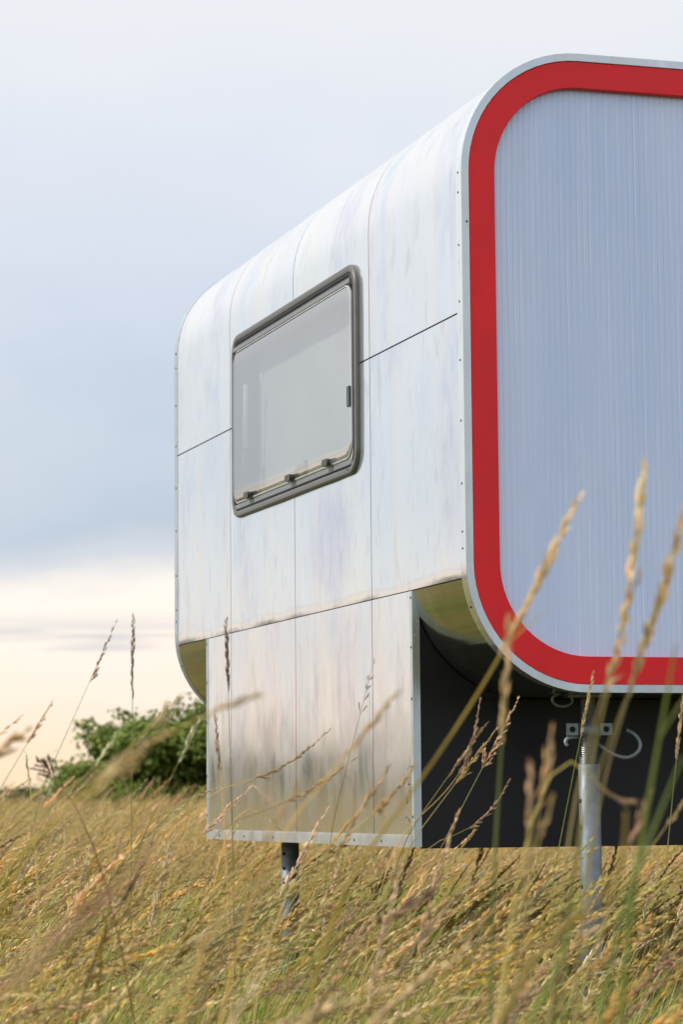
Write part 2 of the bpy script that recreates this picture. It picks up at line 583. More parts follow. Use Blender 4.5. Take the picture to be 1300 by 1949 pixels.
ycuts = [0.002] + COLS + [LEN - .002]
half = WID / 2
upper = line((0, Z1 + GAP), (0, ZT - RAD), 1) + arc(RAD, ZT - RAD, RAD, math.pi, math.pi / 2, 14)[1:] + [(half - GAP, ZT)]
middle = line((0, Z2 + GAP), (0, Z1 - GAP), 1)
zc0 = ZB + RAD
a_seam = math.pi + math.asin((zc0 - (Z2 - GAP)) / RAD)
a_mid = math.pi + R_(38)
low1 = arc(RAD, zc0, RAD, a_mid, a_seam, 10)
low2 = [(half - GAP, ZB)] + arc(RAD, zc0, RAD, 1.5 * math.pi, a_mid + .004, 12)
# the wall runs straight on down to where the bottom bend begins
middle = [(RAD + RAD * math.cos(a_seam - .010), zc0 + RAD * math.sin(a_seam - .010))] + arc(RAD, zc0, RAD, a_seam - .012, math.pi, 4)[1:] + [(0, Z1 - GAP)]
HOLE = (WY0 + .033, WY1 - .033, WZ0 + .033, WZ1 - .033)
sd_ = 0
for mirror in (False, True):
    for ci in range(4):
        y0, y1 = ycuts[ci] + GAP, ycuts[ci + 1] - GAP
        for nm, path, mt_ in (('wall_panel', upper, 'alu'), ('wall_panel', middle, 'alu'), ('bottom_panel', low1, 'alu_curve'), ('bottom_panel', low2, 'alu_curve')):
            sd_ += 1
            hole = HOLE if (not mirror and nm == 'wall_panel' and ci in (1, 2)) else None
            b = panel_mesh(path, y0, y1, hole, seed=sd_)
            if mirror:
                b.v = [(WID - p[0], p[1], p[2]) for p in b.v]
                b.f = [tuple(reversed(f)) for f in b.f]
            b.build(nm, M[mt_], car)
# dark sealed shell behind the sheets, with the window opening left free
b = MB()
sp = dense(skin_path(.007), step=.08)
q = []
for a_, b_ in zip(sp[:-1], sp[1:]):
    q.append(a_)
    for h in (HOLE[2], HOLE[3]):
        if a_[0] < .01 and b_[0] < .01 and min(a_[1], b_[1]) + 1e-4 < h < max(a_[1], b_[1]) - 1e-4:
            q.append((.007, h))
q.append(sp[-1])
sp = q
ysh = [.02, HOLE[0], HOLE[1], LEN - .02]
for i in range(len(sp) - 1):
    for j in range(3):
        zc = (sp[i][1] + sp[i + 1][1]) / 2
        if j == 1 and HOLE[2] < zc < HOLE[3] and sp[i][0] < .01:
            continue
        for mir in (False, True):
            f = (lambda p: WID - p) if mir else (lambda p: p)
            b.add([(f(sp[i][0]), ysh[j], sp[i][1]), (f(sp[i + 1][0]), ysh[j], sp[i + 1][1]), (f(sp[i + 1][0]), ysh[j + 1], sp[i + 1][1]), (f(sp[i][0]), ysh[j + 1], sp[i][1])], [(0, 1, 2, 3)])
b.build('inner_shell', M['core'], car)


def ring_pts(inset, n=16):
    """closed rounded rectangle of the end face, clockwise from the left wall: (x, z) and the index where each run starts"""
    r = RAD - inset
    x0, x1, z0, z1 = inset, WID - inset, ZB + inset, ZT - inset
    pts = [(x0, z0 + r)]
    pts += arc(x0 + r, z1 - r, r, math.pi, math.pi / 2, n)
    pts += arc(x1 - r, z1 - r, r, math.pi / 2, 0, n)
    pts += arc(x1 - r, z0 + r, r, 0, -math.pi / 2, n)
    pts += arc(x0 + r, z0 + r, r, -math.pi / 2, -math.pi, n)[:-1]
    return pts


def ring_mesh(prof, i0=None, i1=None, n=16, close=True):
    """sweep prof [(inset, y)] round the end-face outline between point indices i0..i1; prof is a closed loop"""
    rings = [ring_pts(ins, n) for ins, _ in prof]
    N = len(rings[0])
    idx = list(range(N)) + [0] if i0 is None else [q % N for q in range(i0, i1 + 1)]
    b = MB()
    K = len(prof)
    for kk in range(K if close else K - 1):
        k2 = (kk + 1) % K
        vs, fs = [], []
        for q in idx:
            vs.append((rings[kk][q][0], prof[kk][1], rings[kk][q][1]))
            vs.append((rings[k2][q][0], prof[k2][1], rings[k2][q][1]))
        for q in range(len(idx) - 1):
            fs.append((2 * q, 2 * q + 1, 2 * q + 3, 2 * q + 2))
        b.add(vs, fs, True)
    if i0 is not None:
        for q, rev in ((idx[0], False), (idx[-1], True)):
            vs = [(rings[kk][q][0], prof[kk][1], rings[kk][q][1]) for kk in range(K)]
            f = tuple(range(K))
            b.add(vs, [f[::-1] if rev else f])
    return b


# edge trim: angle strip, one piece for each straight and each bend
def trim_set(prof, nm='edge_trim', mt_='trim'):
    n = 16
    runs = [(0, 1), (1, 1 + n), (1 + n, 2 + n), (2 + n, 2 + 2 * n), (2 + 2 * n, 3 + 2 * n), (3 + 2 * n, 3 + 3 * n), (3 + 3 * n, 4 + 3 * n), (4 + 3 * n, 4 + 4 * n)]
    for a_, b_ in runs:
        ring_mesh(prof, a_, b_, n).build(nm, M[mt_], car)


trim_set([(-.0022, .034), (-.0022, -.0094), (.0004, -.0094), (.0004, .034)], 'edge_flange', 'alu')
trim_set([(-.0021, -.0096), (-.0021, -.0118), (.0185, -.0118), (.0200, -.0096)])
mirror_prof = [(-.0022, LEN - .034), (-.0022, LEN + .010), (.020, LEN + .010), (.020, LEN + .0075), (.0004, LEN + .0075), (.0004, LEN - .034)]
trim_set(mirror_prof)
# bright outer leg of the trim on the wall side
fr_o = ring_mesh([(.0202, -.003), (.0205, -.0085), (.0215, -.0092), (.0935, -.0092), (.095, -.0080), (.0955, .022), (.0202, .022)])
o = fr_o.build('front_frame', M['red'], car)
o['label'] = 'red painted frame round the end wall'
rf = ring_mesh([(.0202, LEN - .01), (.0202, LEN + .008), (.0935, LEN + .008), (.095, LEN - .01)])
rf.build('rear_frame', M['red'], car)


# fluted end sheet
def sheet_mesh(y, face, pitch=.0172, depth=.0020):
    ins = .05
    r = RAD - ins
    b = MB()
    xs = []
    x = ins
    sub = 4
    while x < WID - ins:
        for s_ in range(sub):
            xs.append((x + pitch * s_ / sub, depth * (0.0, .75, 1.0, .75)[s_]))
        x += pitch
    vs, fs = [], []
    zr = 6
    for x, d in xs:
        u = min(max(0, x - ins), max(0, WID - ins - x))
        dz = r - math.sqrt(max(0, r * r - (r - u) ** 2)) if u < r else 0
        lo, hi = ZB + ins + dz, ZT - ins - dz
        for q in range(zr + 1):
            vs.append((x, y + face * d, lo + (hi - lo) * q / zr))
    for i in range(len(xs) - 1):
        for q in range(zr):
            a_ = i * (zr + 1) + q
            fs.append((a_, a_ + zr + 1, a_ + zr + 2, a_ + 1))
    b.add(vs, fs, True)
    return b


o = sheet_mesh(.014, -1).build('polycarbonate_sheet', M['poly'], car)
o['label'] = 'pale blue ribbed translucent sheet filling the red frame'
sheet_mesh(LEN - .006, 1).build('rear_sheet', M['poly'], car)

# screws
sm_ = MB()
sm_.lathe([(.0042, 0), (.0040, .0012), (.0022, .0020), (0.0002, .0022)], n=8)
screw_me = sm_.mesh('screw')
screw_me.materials.append(M['screw'])


def screw(loc, axis, parent=car, s=1.0):
    o = link('screw', screw_me, None, parent)
    o.location = loc
    o.rotation_euler = Vector(axis).to_track_quat('Z', 'Y').to_euler()
    o.scale = (s, s, s)
    return o


for z in (2.50, 2.445, 2.30, 2.145, 1.985, 1.82, 1.65, 1.52, 1.475):
    screw((-.0022, .016, z), (-1, 0, 0), s=.85)
    screw((-.0022, LEN - .016, z + .01), (-1, 0, 0), s=1.1)
for a in (200, 228, 250):
    screw((RAD + (RAD + .0022) * math.cos(R_(a)), .016, zc0 + (RAD + .0022) * math.sin(R_(a))), (math.cos(R_(a)), 0, math.sin(R_(a))), s=1.1)
    screw((RAD + (RAD + .0022) * math.cos(R_(a)), LEN - .016, zc0 + (RAD + .0022) * math.sin(R_(a))), (math.cos(R_(a)), 0, math.sin(R_(a))), s=1.1)
screw((.012, -.0118, 2.36), (0, -1, 0), s=.8)

# ---- skirt under the body
SB = ZS + .002
scuts = [YS0 + .017, COLS[0], COLS[1], COLS[2], YS1 - .014]
for ci in range(4):
    y0, y1 = scuts[ci] + GAP, scuts[ci + 1] - GAP
    b = panel_mesh([(0.0, SB + .02), (0.0, Z2 - GAP)], y0, y1, seed=40 + ci, amp=.0030)
    b.build('skirt_panel', M['alu_skirt'], car)
b = MB()
b.box((.006, YS0 + .012, ZS + .012), (WID - .006, YS1 - .012, ZB - .003))
b.box((.006, YS0 + .012, ZB - .003), (.03, YS1 - .012, Z2 - .01))
b.build('skirt_core', M['core'], car)
b = MB()
b.box((.018, YS0 + .004, ZS - .004), (WID - .018, YS0 + .012, ZB - .004))
# side cheek of the black board, following the bottom bend
cheek = [(.018, ZB - .004), (.018, Z2 - .02)] + [(p[0] + .0, p[1]) for p in arc(RAD, zc0, RAD + .002, a_seam, 1.5 * math.pi, 12)]
cheek = [(max(.018, x), z) for x, z in cheek]
b.add([(x, YS0 + .004, z) for x, z in cheek] + [(x, YS0 + .012, z) for x, z in cheek],
      [tuple(range(len(cheek)))] + [tuple(range(2 * len(cheek) - 1, len(cheek) - 1, -1))])
o = b.build('skirt_board', M['black'], car)
o['label'] = 'black board closing the skirt below the red framed end'
b = MB()
b.box((.018, YS1 - .012, ZS - .004), (WID - .018, YS1 - .004, ZB - .004))
b.build('skirt_board', M['black'], car)
for X, sgn in ((0, 1),):
    # corner angle at the front edge of the skirt
    b = MB()
    b.box((-.0022, YS0 - .0005, ZS), (.0005, YS0 + .0185, Z2 - GAP))
    b.build('skirt_trim', M['strip'], car)
    b = MB()
    b.box((-.0020, YS0 - .0022, ZS), (.0195, YS0 - .0006, Z2 - GAP - .001))
    b.build('skirt_trim', M['trim'], car)
    b = MB()
    b.box((-.0022, YS1 - .0155, ZS), (.0005, YS1 + .0005, Z2 - GAP))
    b.box((-.0020, YS1 + .0006, ZS), (.0195, YS1 + .0022, Z2 - GAP - .001))
    b.build('skirt_trim', M['strip'], car)
    # bottom channel
    b = MB()
    b.box((-.0075, YS0 + .019, ZS), (.0005, YS1 - .016, ZS + .030))
    b.box((-.0052, YS0 + .019, ZS + .0301), (.0005, YS1 - .016, ZS + .034))
    b.build('bottom_trim', M['strip'], car)
for z in (1.375, 1.235, 1.09, .90, .76):
    screw((-.0023, YS0 + .009, z), (-1, 0, 0), s=1.0)
    screw((-.0023, YS1 - .007, z), (-1, 0, 0), s=1.0)
for y in (.72, .98, 1.42, 1.86, 2.22, 2.55):
    screw((-.0075, y, ZS + .015), (-1, 0, 0), s=1.1)
for mir in (1,):
    b = MB()
    b.box((WID - .002, YS0, ZS), (WID, YS1, Z2 - GAP))
    b.build('skirt_panel', M['alu_skirt'], car)
# ring bolt under the front overhang
b = MB()
b.tube([(.352 + .030 * math.cos(t), .20, ZB - .006 + .018 * math.sin(t) - .008) for t in np.linspace(0, 2 * math.pi, 21)], .0045, 8, cap=False)
b.build('ring_bolt', M['galv_dark'], car)


# ---- the window
def rrect(y0, y1, z0, z1, r, n=8):
    p = []
    for cy, cz, a0 in ((y1 - r, z1 - r, 0), (y0 + r, z1 - r, 90), (y0 + r, z0 + r, 180), (y1 - r, z0 + r, 270)):
        for i in range(n + 1):
            a = R_(a0 + 90 * i / n)
            p.append((cy + r * math.cos(a), cz + r * math.sin(a)))
    return p


def sweep_rr(prof, y0, y1, z0, z1, r, n=8, close=True):
    """prof: list of (inset, x) swept round a rounded rectangle on the wall"""
    b = MB()
    rings = [rrect(y0 + i, y1 - i, z0 + i, z1 - i, max(.004, r - i), n) for i, _ in prof]
    N = len(rings[0])
    K = len(prof)
    for kk in range(K if close else K - 1):
        k2 = (kk + 1) % K
        vs = [(prof[kk][1], *rings[kk][q]) for q in range(N)] + [(prof[k2][1], *rings[k2][q]) for q in range(N)]
        b.add(vs, [(q, (q + 1) % N, N + (q + 1) % N, N + q) for q in range(N)], True)
    return b


RW = .085
win = sweep_rr([(0.010, .001), (.0103, -.008), (.012, -.012), (.016, -.0145), (.025, -.0145), (.032, -.013), (.036, -.008), (.037, .004)], WY0, WY1, WZ0, WZ1, RW, close=False).build('window', M['rubber'], car)
win['label'] = 'grey rubber framed side window'
sweep_rr([(.0345, -.0125), (.0365, -.0145), (.044, -.0135), (.046, .012), (.0372, .012)], WY0, WY1, WZ0, WZ1, RW, close=False).build('gasket', M['gasket'], win)
# pane: slightly domed acrylic
b = MB()
py0, py1, pz0, pz1 = WY0 + .046, WY1 - .046, WZ0 + .058, WZ1 - .072
loops = []
for t, bul in ((0, 0.0), (.006, .005), (.014, .0075), (.05, .0085), (.12, .0090), (.20, .0093)):
    loops.append([(-.012 - bul, yy, z_) for yy, z_ in rrect(py0 + t, py1 - t, pz0 + t, pz1 - t, max(.01, .055 - t), 8)])
vs, fs = [], []
N = len(loops[0])
for lp in loops:
    vs += lp
for i in range(len(loops) - 1):
    for q in range(N):
        fs.append((i * N + q, i * N + (q + 1) % N, (i + 1) * N + (q + 1) % N, (i + 1) * N + q))
fs.append(tuple((len(loops) - 1) * N + q for q in range(N)))
b.add(vs, fs, True)
b.build('pane', M['pane'], win)
sweep_rr([(-.0025, -.012), (-.001, -.0165), (.002, -.0178), (.004, -.0176)], py0, py1, pz0, pz1, .056, close=False).build('pane_edge', M['pane_edge'], win)
# top rail in two steps, bottom rail
b = MB()
b.box((-.012, WY0 + .055, WZ1 - .056), (.012, WY1 - .055, WZ1 - .0465))
b.build('hinge_rail', M['gasket'], win)
b = MB()
b.box((-.019, WY0 + .05, WZ1 - .070), (-.004, WY1 - .05, WZ1 - .0565))
b.build('hinge_rail', M['rail'], win)
b = MB()
b.box((-.014, WY0 + .05, WZ0 + .038), (.012, WY1 - .05, WZ0 + .0545))
b.build('bottom_rail', M['rail'], win)
# reveal and blind behind the pane
b = MB()
hy0, hy1, hz0, hz1 = HOLE
DX = .082
for vs in ([(0.004, hy0, hz0), (DX, hy0, hz0), (DX, hy0, hz1), (0.004, hy0, hz1)], [(0.004, hy1, hz0), (0.004, hy1, hz1), (DX, hy1, hz1), (DX, hy1, hz0)],
           [(0.004, hy0, hz0), (0.004, hy1, hz0), (DX, hy1, hz0), (DX, hy0, hz0)], [(0.004, hy0, hz1), (DX, hy0, hz1), (DX, hy1, hz1), (0.004, hy1, hz1)]):
    b.add(vs, [(0, 1, 2, 3)])
b.build('reveal', M['reveal'], win)
b = MB()
nb = 26
vs = []
for i in range(nb + 1):
    y = hy0 + (hy1 - hy0) * i / nb
    for j in range(9):
        z = hz0 + (hz1 - hz0) * j / 8
        vs.append((DX - .004 + .004 * mnoise.noise((y * 5, z * 1.5, 2)), y, z))
b.add(vs, [(i * 9 + j, (i + 1) * 9 + j, (i + 1) * 9 + j + 1, i * 9 + j + 1) for i in range(nb) for j in range(8)], True)
b.build('blind', M['blind'], win)
# latches along the bottom, one with its bracket, and the stay arm
for i, y in enumerate((1.165, 1.575, 2.08)):
    b = MB()
    pr = rrect(y - .030, y + .030, WZ0 + .056, WZ0 + .078, .010, 4)
    N = len(pr)
    b.add([(-.024, *p) for p in pr] + [(-.036, yy * .96 + y * .04, zz_ * .96 + (WZ0 + .064) * .04) for yy, zz_ in pr],
          [(q, (q + 1) % N, N + (q + 1) % N, N + q) for q in range(N)] + [tuple(range(N, 2 * N))], False)
    b.build('latch', M['latch'], win)
b = MB()
br = [(1.47, WZ0 + .062), (1.62, WZ0 + .062), (1.60, WZ0 + .080), (1.535, WZ0 + .108), (1.48, WZ0 + .100), (1.475, WZ0 + .112), (1.465, WZ0 + .112)]
N = len(br)
b.add([(-.010, *p) for p in br] + [(.004, *p) for p in br], [tuple(range(N)), tuple(range(2 * N - 1, N - 1, -1))] + [(q, (q + 1) % N, N + (q + 1) % N, N + q) for q in range(N)])
b.build('bracket', M['rail'], win)
b = MB()
b.tube([(.010, 2.236, 2.25), (.013, 2.262, 2.03)], .008, 8)
b.build('stay_arm', M['stay'], win)
b = MB()
b.box((.004, 2.25, 1.945), (.020, 2.285, 2.015))
b.build('stay_block', M['rail'], win)
b = MB()
b.box((-.0245, WY0 + .048, 1.990), (-.014, WY0 + .072, 2.052))
b.build('stay_block', M['side_catch'], win)
for y, z in ((.985, WZ0 + .026), (2.29, WZ0 + .026)):
    screw((-.0185, y, z), (-1, 0, 0), win, .9)
# weathered wear marks near the lower skirt corner: bolts heads missing, filled holes
for i in range(14):
    screw((-.0004, YS0 + .06 + random.uniform(-.022, .022), .72 + .21 * random.random()), (-1, 0, 0), car, random.uniform(.4, .9))


# ------------------------------------------------------------------ screw props that carry it
def make_prop(x, y, ztop, zpl, ztube, label, turn=0, holes=(), plain=False):
    root = link('prop_stand', None)
    root.location = (x, y, gz(x, y))
    root.rotation_euler = (0, 0, turn)
    tag(root, label, 'prop stand', 'steel props under the caravan')
    z0 = gz(x, y)
    b = MB()
    b.lathe([(.0015, -.08), (.0302, -.08), (.0302, ztube - z0), (.0290, ztube - z0 + .001)], n=28)
    tube = b.build('tube', M['galv'], root)
    for a, z in holes:
        h = MB()
        h.lathe([(.0065, -.0003), (.0065, .0006), (.0001, .0006)], n=12)
        ho = h.build('hole', M['hole'], tube)
        ho.location = (.0300 * math.cos(a), .0300 * math.sin(a), z - z0)
        ho.rotation_euler = Vector((math.cos(a), math.sin(a), 0)).to_track_quat('Z', 'Y').to_euler()
    if plain:
        return root
    # thread on the outer tube and the slimmer spindle above the nut
    b = MB()
    pr = []
    z = ztube - z0 + .001
    while z < zpl - z0 - .016:
        pr += [(.0272, z), (.0292, z + .0018), (.0292, z + .0026), (.0272, z + .0044)]
        z += .0052
    b.lathe(pr, n=24)
    b.build('thread', M['galv_dark'], root)
    b = MB()
    pr = []
    z = zpl - z0 - .02
    while z < ztop - z0:
        pr += [(.0212, z), (.0230, z + .0018), (.0230, z + .0026), (.0212, z + .0044)]
        z += .0052
    b.lathe(pr, n=24)
    b.build('spindle', M['galv_dark'], root)
    # nut plate with two pierced lugs
    b = MB()
    zc = zpl - z0
    b.lathe([(.024, -.018), (.035, -.018), (.035, .014), (.024, .014)], (0, 0, zc), 24)
    nut = b.build('nut', M['galv'], root)
    for sgn in (-1, 1):
        b = MB()
        # lug: plate with a round hole
        N = 16
        cxl = sgn * .047
        outer = []
        for q in range(N):
            a = 2 * math.pi * q / N
            cxx, czz = math.cos(a), math.sin(a)
            mxx = max(abs(cxx), abs(czz))
            outer.append((cxl + cxx / mxx * .0165, czz / mxx * .0165))
        inner = [(cxl + .0085 * math.cos(2 * math.pi * q / N), .0085 * math.sin(2 * math.pi * q / N)) for q in range(N)]
        vs = []
        for yy in (-.026, -.012):
            vs += [(p[0], yy, zc + p[1] - .001) for p in outer] + [(p[0], yy, zc + p[1] - .001) for p in inner]
        fs = []
        for q in range(N):
            r2 = (q + 1) % N
            fs += [(q, r2, N + r2, N + q), (2 * N + q, 3 * N + q, 3 * N + r2, 2 * N + r2), (q, 2 * N + q, 2 * N + r2, r2), (N + q, N + r2, 3 * N + r2, 3 * N + q)]
        b.add(vs, fs)
        b.build('lug', M['galv'], nut)
    # bent turning rod
    b = MB()
    base = [(-.060, -.018, -.046), (-.066, -.016, -.036), (-.060, -.014, -.026), (-.044, -.012, -.022), (-.02, 0, -.024), (.02, 0, -.040), (.038, -.012, -.051), (.058, -.022, -.066),
            (.085, -.030, -.078), (.110, -.034, -.078), (.132, -.036, -.064), (.139, -.034, -.042), (.130, -.03, -.022), (.116, -.026, -.010), (.103, -.024, -.004)]
    pts = []
    for q in range(len(base) - 1):
        p0, p1, p2, p3 = (Vector(base[max(0, q - 1)]), Vector(base[q]), Vector(base[q + 1]), Vector(base[min(len(base) - 1, q + 2)]))
        for s_ in range(4):
            t = s_ / 4
            pts.append(.5 * ((2 * p1) + (p2 - p0) * t + (2 * p0 - 5 * p1 + 4 * p2 - p3) * t * t + (3 * p1 - p0 - 3 * p2 + p3) * t ** 3))
    pts.append(Vector(base[-1]))
    b.tube([p + Vector((0, 0, zc)) for p in pts], .0056, 8)
    b.build('turning_rod', M['galv'], root)
    b = MB()
    b.box((-.06, -.06, ztop - z0 - .006), (.06, .06, ztop - z0))
    b.build('top_plate', M['galv_dark'], root)
    return root


LEFTISH = math.radians(205)
make_prop(.437, .22, ZB - .001, .998, .900, 'galvanised screw prop with looped rod in front of the black skirt board', R_(-17),
          [(LEFTISH, .80), (LEFTISH, .727), (LEFTISH, .565)])
make_prop(.150, 2.20, ZS + .011, 0, ZS + .011, 'plain galvanised tube prop under the skirt panels, half in shadow', 0,
          [(R_(208), .63), (R_(208), .58), (R_(208), .53)], True)
make_prop(WID - .437, .22, ZB - .001, .998, .900, 'galvanised screw prop at the far front corner of the caravan', R_(-17), [(LEFTISH, .80), (LEFTISH, .727)])
make_prop(WID - .150, 2.20, ZS + .011, 0, ZS + .011, 'plain galvanised tube prop under the far side of the skirt', 0, [(R_(208), .58)], True)

# ------------------------------------------------------------------ plants
STRAW = (.70, .54, .195)
PALE = (.83, .685, .40)
PINK = (.55, .38, .22)
BROWN = (.27, .16, .08)
GREEN = (.18, .285, .036)
LIME = (.48, .50, .11)
DEEP = (.065, .115, .018)
OCHRE = (.55, .41, .13)


def jit(c, a=.18):
    f = 1 + random.uniform(-a, a)
    return tuple(max(.005, q * f * (1 + random.uniform(-.06, .06))) for q in c)


def lerp3(a, b, t):
    return tuple(x + (y - x) * t for x, y in zip(a, b))


def frame(d):
    a = d.cross(Vector((0, 0, 1)))
    if a.length < 1e-3:
        a = Vector((1, 0, 0))
    a.normalize()
    return a, d.cross(a)


def spikelet(mb, p, d, L, wd, col):
    a, b = frame(d)
    th = random.uniform(0, 6.28)
    u = a * math.cos(th) + b * math.sin(th)
    v = d.cross(u)
    c = p + d * (L * .42)
    vs = [p, c + u * wd, c - u * wd * .5 + v * wd * .87, c - u * wd * .5 - v * wd * .87, p + d * L]
    mb.add(vs, [(0, 2, 1), (0, 3, 2), (0, 1, 3), (4, 1, 2), (4, 2, 3), (4, 3, 1)], False, col)


def along(pts, t):
    """point and direction at fraction t of a polyline"""
    n = len(pts) - 1
    f = min(max(t, 0), .9999) * n
    i = int(f)
    return pts[i].lerp(pts[i + 1], f - i), (pts[i + 1] - pts[i]).normalized()


def seed_head(mb, pts, kind, colr, size=1.0, dens=1.0, wind=None):
    """dress the polyline pts (from the lowest branch to the tip) with spikelets"""
    L = sum((pts[i + 1] - pts[i]).length for i in range(len(pts) - 1))
    if kind == 'spike':
        n = int(L / .0042 * dens)
        for i in range(n):
            t = (i + random.random()) / n
            p, d = along(pts, t)
            a, b = frame(d)
            th = random.uniform(0, 6.28)
            o = a * math.cos(th) + b * math.sin(th)
            taper = .55 + .75 * math.sin(math.pi * min(1, t * .85 + .12))
            dd = (d + o * random.uniform(.06, .30)).normalized()
            spikelet(mb, p + o * .0008 * size, dd, .0095 * size * taper * random.uniform(.8, 1.25), .0011 * size * taper, jit(colr, .25))
    else:
        nn = int(L / .012 * dens)
        for i in range(nn):
            t = (i + random.random() * .7) / nn
            p, d = along(pts, t)
            a, b = frame(d)
            for _ in range(2 if t < .75 else 1):
                th = random.uniform(0, 6.28)
                o = a * math.cos(th) + b * math.sin(th)
                if wind is not None:
                    o = (o + wind * .55).normalized()
                bl = (.034 if kind == 'loose' else .022) * size * (1.05 - t) * random.uniform(.4, 1.1)
                bd = (d + o * (random.uniform(.3, .75) if kind == 'loose' else random.uniform(.12, .38))).normalized()
                q = p + bd * bl + Vector((0, 0, -bl * .12))
                mb.tube([p, q], .00032 * size, 3, jit(colr, .15), cap=False)
                ns = max(2, int(2 + bl / .004))
                for k_ in range(ns):
                    s_ = .25 + .75 * (k_ + random.random() * .6) / ns
                    dd = (bd + Vector((random.uniform(-.3, .3), random.uniform(-.3, .3), random.uniform(-.25, .3)))).normalized()
                    spikelet(mb, p.lerp(q, min(1, s_)), dd, .0075 * size * random.uniform(.8, 1.3), .00115 * size, jit(colr, .25))
        p, d = along(pts, .97)
        spikelet(mb, p, d, .010 * size, .0012 * size, jit(colr, .2))


def blade(mb, p0, d0, L, wd, bend, col, tipcol, seg=4):
    """grass leaf: ribbon rising along d0, bending over towards bend"""
    pts = []
    p = Vector(p0)
    d = Vector(d0).normalized()
    side = d.cross(bend)
    if side.length < .01:
        side = Vector((1, 0, 0))
    side.normalize()
    side = (side + Vector((random.uniform(-.6, .6), random.uniform(-.6, .6), 0))).normalized()
    b = len(mb.v)
    for i in range(seg + 1):
        t = i / seg
        ww = wd * (1 - t ** 2.2) + .0002
        mb.v.append(tuple(p - side * ww))
        mb.v.append(tuple(p + side * ww))
        c = lerp3(col, tipcol, t)
        mb.c += [c, c]
        p = p + d * (L / seg)
        d = (d + bend * (.9 / seg) * (t + .35)).normalized()
    for i in range(seg):
        mb.f.append((b + 2 * i, b + 2 * i + 1, b + 2 * i + 3, b + 2 * i + 2))
        mb.sm.append(True)


WIND = Vector((math.cos(YAW), -math.sin(YAW), 0))      # the grass leans this way


def stalk_pts(p0, h, lean, curl, az, n=9):
    """culm from p0: height along curve h, lean at base, extra bending towards the top, heading az"""
    hv = Vector((math.cos(az), math.sin(az), 0))
    pts = [Vector(p0)]
    for i in range(n):
        t = (i + .5) / n
        a = lean + curl * t ** 1.8
        pts.append(pts[-1] + (hv * math.sin(a) + Vector((0, 0, math.cos(a)))) * (h / n))
    return pts


TUFT = {   # stalks, bare straws, leaves, radius, height of stalks, height of leaves, share of dry leaves
    'under': (0, 1, 92, .17, .50, .45, .14),
    'thatch': (0, 5, 74, .17, .50, .42, .50),
    'stalks': (5, 4, 7, .18, .66, .46, .6),
    'tall': (4, 3, 6, .16, .86, .5, .6),
    'far': (13, 14, 75, .32, .60, .42, .60),
}


def make_tuft(seed, style):
    random.seed(seed)
    mb = MB()
    waz = math.atan2(WIND.y, WIND.x)
    nst, nbare, nbl, rad_, hh, hb, dry = TUFT[style]

    def spot():
        r = rad_ * math.sqrt(random.random())
        a = random.uniform(0, 6.28)
        return Vector((r * math.cos(a), r * math.sin(a), -.02))
    for _ in range(nbl):
        az = random.gauss(waz, .8)
        bend = Vector((math.cos(az), math.sin(az), -random.uniform(.1, .8)))
        d = Vector((random.uniform(-.3, .3), random.uniform(-.3, .3), 1)) + WIND * random.uniform(.1, .95)
        if random.random() < dry:
            c0, c1 = jit(lerp3(LIME, OCHRE, random.random())), jit(lerp3(STRAW, PALE, random.random()))
        else:
            c0, c1 = jit(lerp3(DEEP, GREEN, random.random())), jit(lerp3(GREEN, LIME, random.random() * .7))
        blade(mb, spot(), d, hb * random.uniform(.45, 1.1), random.uniform(.0014, .0042), bend, c0, c1)
    # bare straws, combed by the wind
    for _ in range(nbare):
        pts = stalk_pts(spot(), hh * random.uniform(.6, 1.15), random.uniform(.25, .85), random.uniform(.1, .9), random.gauss(waz, .35), 6)
        c_ = lerp3(random.choice((LIME, STRAW, OCHRE, PALE)), random.choice((STRAW, PALE)), random.random())
        mb.tube(pts, [.0012 - .0009 * i / 6 for i in range(7)], 3, jit(c_), cap=False)
    for _ in range(nst):
        h = hh * random.uniform(.74, 1.2)
        pts = stalk_pts(spot(), h * 1.08, random.uniform(.22, .78), random.uniform(.30, 1.35), random.gauss(waz, .45))
        g_ = random.random()
        hc = PINK if g_ < .18 else (STRAW if g_ < .58 else (PALE if g_ < .90 else BROWN))
        sc = lerp3(LIME, STRAW, random.uniform(.1, 1))
        mb.tube(pts, [.0014 - .0008 * i / 9 for i in range(10)], 3, jit(sc), cap=False)
        k0 = random.choice((6, 6, 7))
        kd = random.choice(('spike', 'spike', 'tight', 'tight', 'loose'))
        seed_head(mb, pts[k0:], kd, jit(hc, .15), random.uniform(1.3, 2.1), .8 if style != 'far' else .5, WIND)
        if random.random() < .6:
            q, d = along(pts, random.uniform(.2, .5))
            az = random.gauss(waz, .7)
            blade(mb, q, d + Vector((math.cos(az), math.sin(az), 0)) * .4, random.uniform(.10, .22), .0022, Vector((math.cos(az), math.sin(az), -.5)), jit(sc), jit(STRAW))
    return mb.mesh('grass_tuft')


styles = ['under'] * 6 + ['thatch'] * 4 + ['stalks'] * 12 + ['tall'] * 5 + ['far'] * 6
tuft_objs = []
for i, st in enumerate(styles):
    me = make_tuft(100 + i, st)
    me.materials.append(M['grass'])
    tuft_objs.append(bpy.data.objects.new('grass_tuft', me))
IDX = {s_: [i for i, q in enumerate(styles) if q == s_] for s_ in TUFT}

random.seed(11)
P, ROT, SCL, IX = [], [], [], []


def put(x, y, style, s, sz=None):
    P.append((x, y, gz(x, y)))
    ROT.append((random.uniform(-.17, .17), random.uniform(-.17, .17), random.gauss(0, .45)))
    SCL.append((s, s, (sz or s)))
    IX.append(random.choice(IDX[style]))


def ok(x, y):
    """keep the immediate lens clear and the props free"""
    if math.hypot(x - CAM.x, y - CAM.y) < .95:
        return False
    return True


